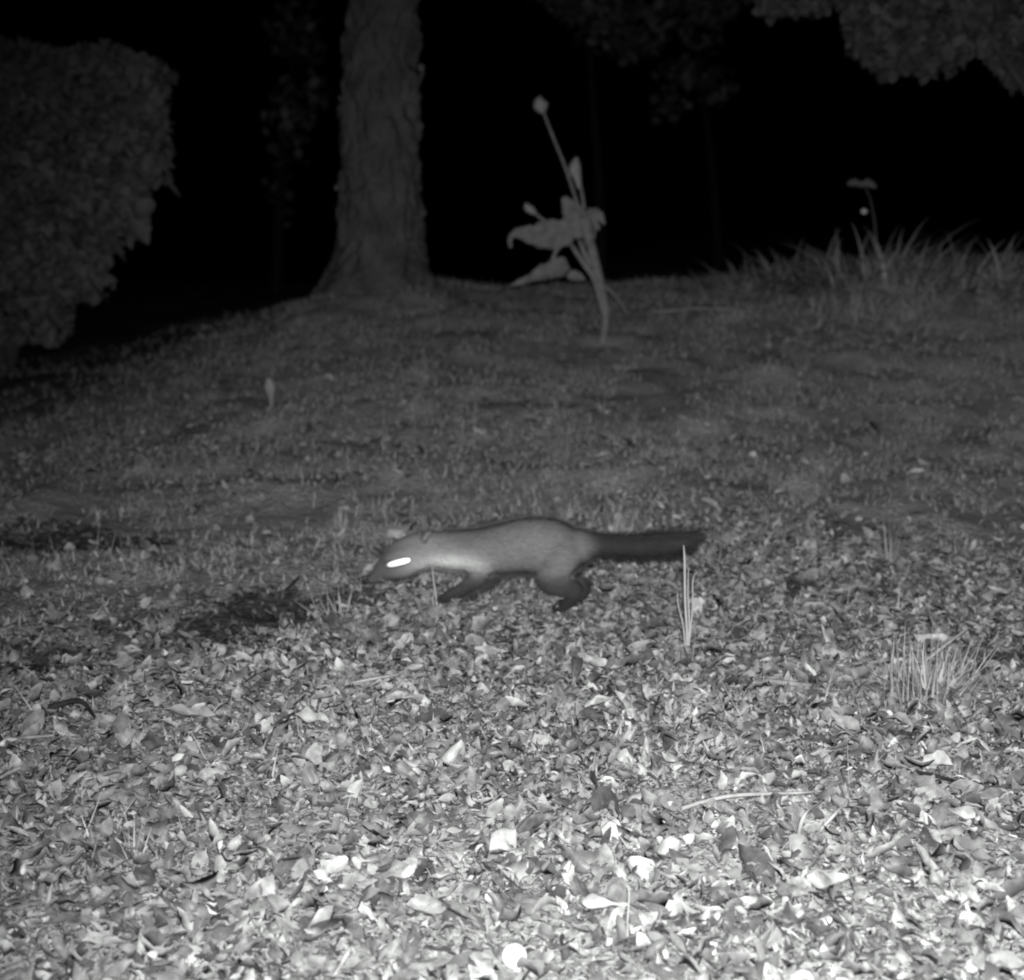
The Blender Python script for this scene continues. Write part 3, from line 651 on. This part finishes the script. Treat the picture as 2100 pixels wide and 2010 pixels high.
stalk_thing('stick', [(1570,1395,.02),(1620,1402,.03),(1665,1405,.02)], [.004,.005,.003], 'thick short pale straw piece lying left of the spiky grass tuft', 'straw', M_twig)
stalk_thing('straw', [(1640,1735,.01),(1640,1700,.05),(1655,1665,.07),(1690,1640,.05)], [.003,.003,.002,.0008], 'curved pale grass blade arching below the right end of the long stick', 'grass blade', M_dry)
stalk_thing('straw', [(1680,1705,.02),(1710,1672,.04),(1740,1640,.04)], [.002,.0025,.0008], 'straight slanting grass blade beside the arching one right of centre', 'grass blade', M_dry)
stalk_thing('stick', [(1870,1580,.02),(1920,1592,.03),(1960,1602,.02)], [.002,.003,.002], 'dark straight twig lying below the spiky grass tuft', 'twig', M_twigd)
stalk_thing('straw', [(1880,1372,.01),(1930,1330,.05),(1990,1285,.08)], [.003,.003,.001], 'straight slanting stem rising above the spiky grass tuft to the right', 'grass stalk', M_dry)

# ---------------------------------------------------------------- leaves and stones one can pick out
GL = 'single pale leaves lying on top of the litter'
def one_leaf(px, py, lpx, wpx, yaw, pitch, roll, curl, cup, label, mat=M_pale, group=GL, lift=.03):
    q = G(px, py, lift); k_ = q[1]/3000; mb = MB()
    leaves(mb, np.zeros((1, 3)), lpx*k_, wpx*k_, np.array([0.0]), 0.0, 0.0, curl*1.5, cup*1.4, np.array([rng.normal(0, .9)]), 16, 9, wav=.012)
    v_ = mb.V[0]; s1_, s2_ = rng.uniform(0, 99, 2); k2 = 2.2/(lpx*k_)
    v_[:, 1] *= 1+.9*vn(v_[:, 0]+s1_, v_[:, 1]*0, k2*1.6, 5)                       # torn, uneven outline
    v_[:, 1] += lpx*k_*.35*vn(v_[:, 0]+s2_, v_[:, 1]*0, k2*.6, 6)
    v_[:, 2] += lpx*k_*.34*vn(v_[:, 0]+s1_, v_[:, 1]+s2_, k2*1.8, 7)
    a1, a2, a3 = roll, pitch, yaw
    for (i_, j_), an in (((1, 2), a1), ((2, 0), a2), ((0, 1), a3)):
        p_, q_ = v_[:, i_].copy(), v_[:, j_].copy(); v_[:, i_] = p_*math.cos(an)-q_*math.sin(an); v_[:, j_] = p_*math.sin(an)+q_*math.cos(an)
    mb.V[0] = v_+q
    tag(mb.build('dead_leaf', mat, None, tuple(q)), label, 'leaf', group)
P2 = math.pi/2
one_leaf(932,1545,60,44,P2,-.95,.1,.5,.9,'bright folded leaf standing on edge like a small tent, centre of the picture')
one_leaf(1035,1728,75,55,.5,-.5,.6,.4,.6,'large white leaf below the tent shaped leaf')
one_leaf(265,1512,62,48,.1,.2,.8,.3,.2,'plain pale grey leaf lying beside a dark leaf at the left', M_mid)
one_leaf(318,1522,60,44,.2,.1,.5,.2,.2,'dark leaf lying beside the plain pale grey leaf at the left', M_darkleaf, None)
one_leaf(300,1795,52,46,1.2,-.8,.2,.3,.3,'dark upright leaf in the litter at the lower left', M_darkleaf, None)
one_leaf(640,1478,78,42,.2,.1,.8,.8,.7,'bright leaf with raised tip, left of and above the tent shaped leaf')
one_leaf(390,1475,110,32,.25,0,.5,.4,.5,'long narrow pale leaf between the two leaves at the left and the bright one', M_mid)
one_leaf(722,1622,62,26,.8,-.2,.8,.6,.5,'narrow slanting white leaf left of the large white leaf')
one_leaf(1240,1870,110,36,-.1,.1,.7,.7,.6,'wide white leaf behind the very thin upright stem')
one_leaf(1370,1745,70,52,.4,-.3,.7,1.2,.8,'crumpled white leaf right of the large white leaf')
one_leaf(1705,1808,110,56,-.3,0,.8,.6,.5,'broad white leaf in the lower right quarter')
one_leaf(1393,1397,62,22,.05,0,.7,1.0,.6,'small arched white leaf at the foot of the stalk before the tail')
one_leaf(1890,1305,100,32,.2,0,.6,.4,.4,'long pale leaf lying above the spiky grass tuft')
one_leaf(1225,1442,60,30,0,0,.8,.9,.7,'bright arched leaf left of the small arched one')
one_leaf(1925,1565,62,42,-.7,0,.7,.5,.4,'smooth pale oval leaf below the spiky grass tuft')
one_leaf(1914,1927,40,26,.5,0,.8,.4,.4,'small bright oval leaf near the lower right corner')
one_leaf(2050,1985,130,44,-.05,0,.7,.3,.3,'long pale grey leaf in the lower right corner', M_mid)
one_leaf(1285,1560,44,40,.3,0,.9,.5,.4,'round bright leaf right of the tent shaped leaf')
one_leaf(810,1105,44,26,-.6,.3,.6,.6,.5,'bright curled leaf just behind the head of the marten')
one_leaf(1785,1140,36,20,.1,0,.6,.6,.5,'small pale leaf far to the right of the tail', M_pale)
one_leaf(674,775,24,20,.1,0,.8,.3,.4,'small bright leaf alone on the dim bank below the trunk')
one_leaf(1235,935,40,16,.7,-.2,.6,.6,.5,'narrow bright leaf on the bank above the back of the marten')
one_leaf(1134,1222,30,34,1.4,-.5,.5,.6,.5,'pale curled leaf standing just before the hind paw of the marten', M_mid)
# white round cap
q = G(1055, 1980, .01); V = []; F = []; seg = 28; e = empty('mushroom', tuple(q)); tag(e, 'small round white mushroom cap at the bottom edge', 'mushroom')
k_ = q[1]/3000; mb = MB()
un = np.array([0, -.75, .66]); c0 = q+np.array([0, 0, .012])
tube(mb, [c0-un*.007, c0-un*.004, c0, c0+un*.004, c0+un*.006], np.array([3, 24, 28, 20, 3])*k_, 24, 18); mb.build('cap', M_fungus, e, tuple(q))
mb = MB(); tube(mb, [c0-un*.003, c0-un*.016+[0, 0, -.006], q-[0, -.01, .02]], [.004, .004, .005], 12, 10); mb.build('stem', M_fungus, e, tuple(q))
mb = MB(); q = G(1916, 1150, .005)
tube(mb, [q-[.009, 0, 0], q-[.005, 0, 0], q+[.005, 0, .001], q+[.009, 0, 0]], [.002, .009, .008, .002], 12, 12, .05)
tag(mb.build('stone', M_stone, None, tuple(q)), 'small round dark stone on the ground at the right, level with the tail', 'stone')
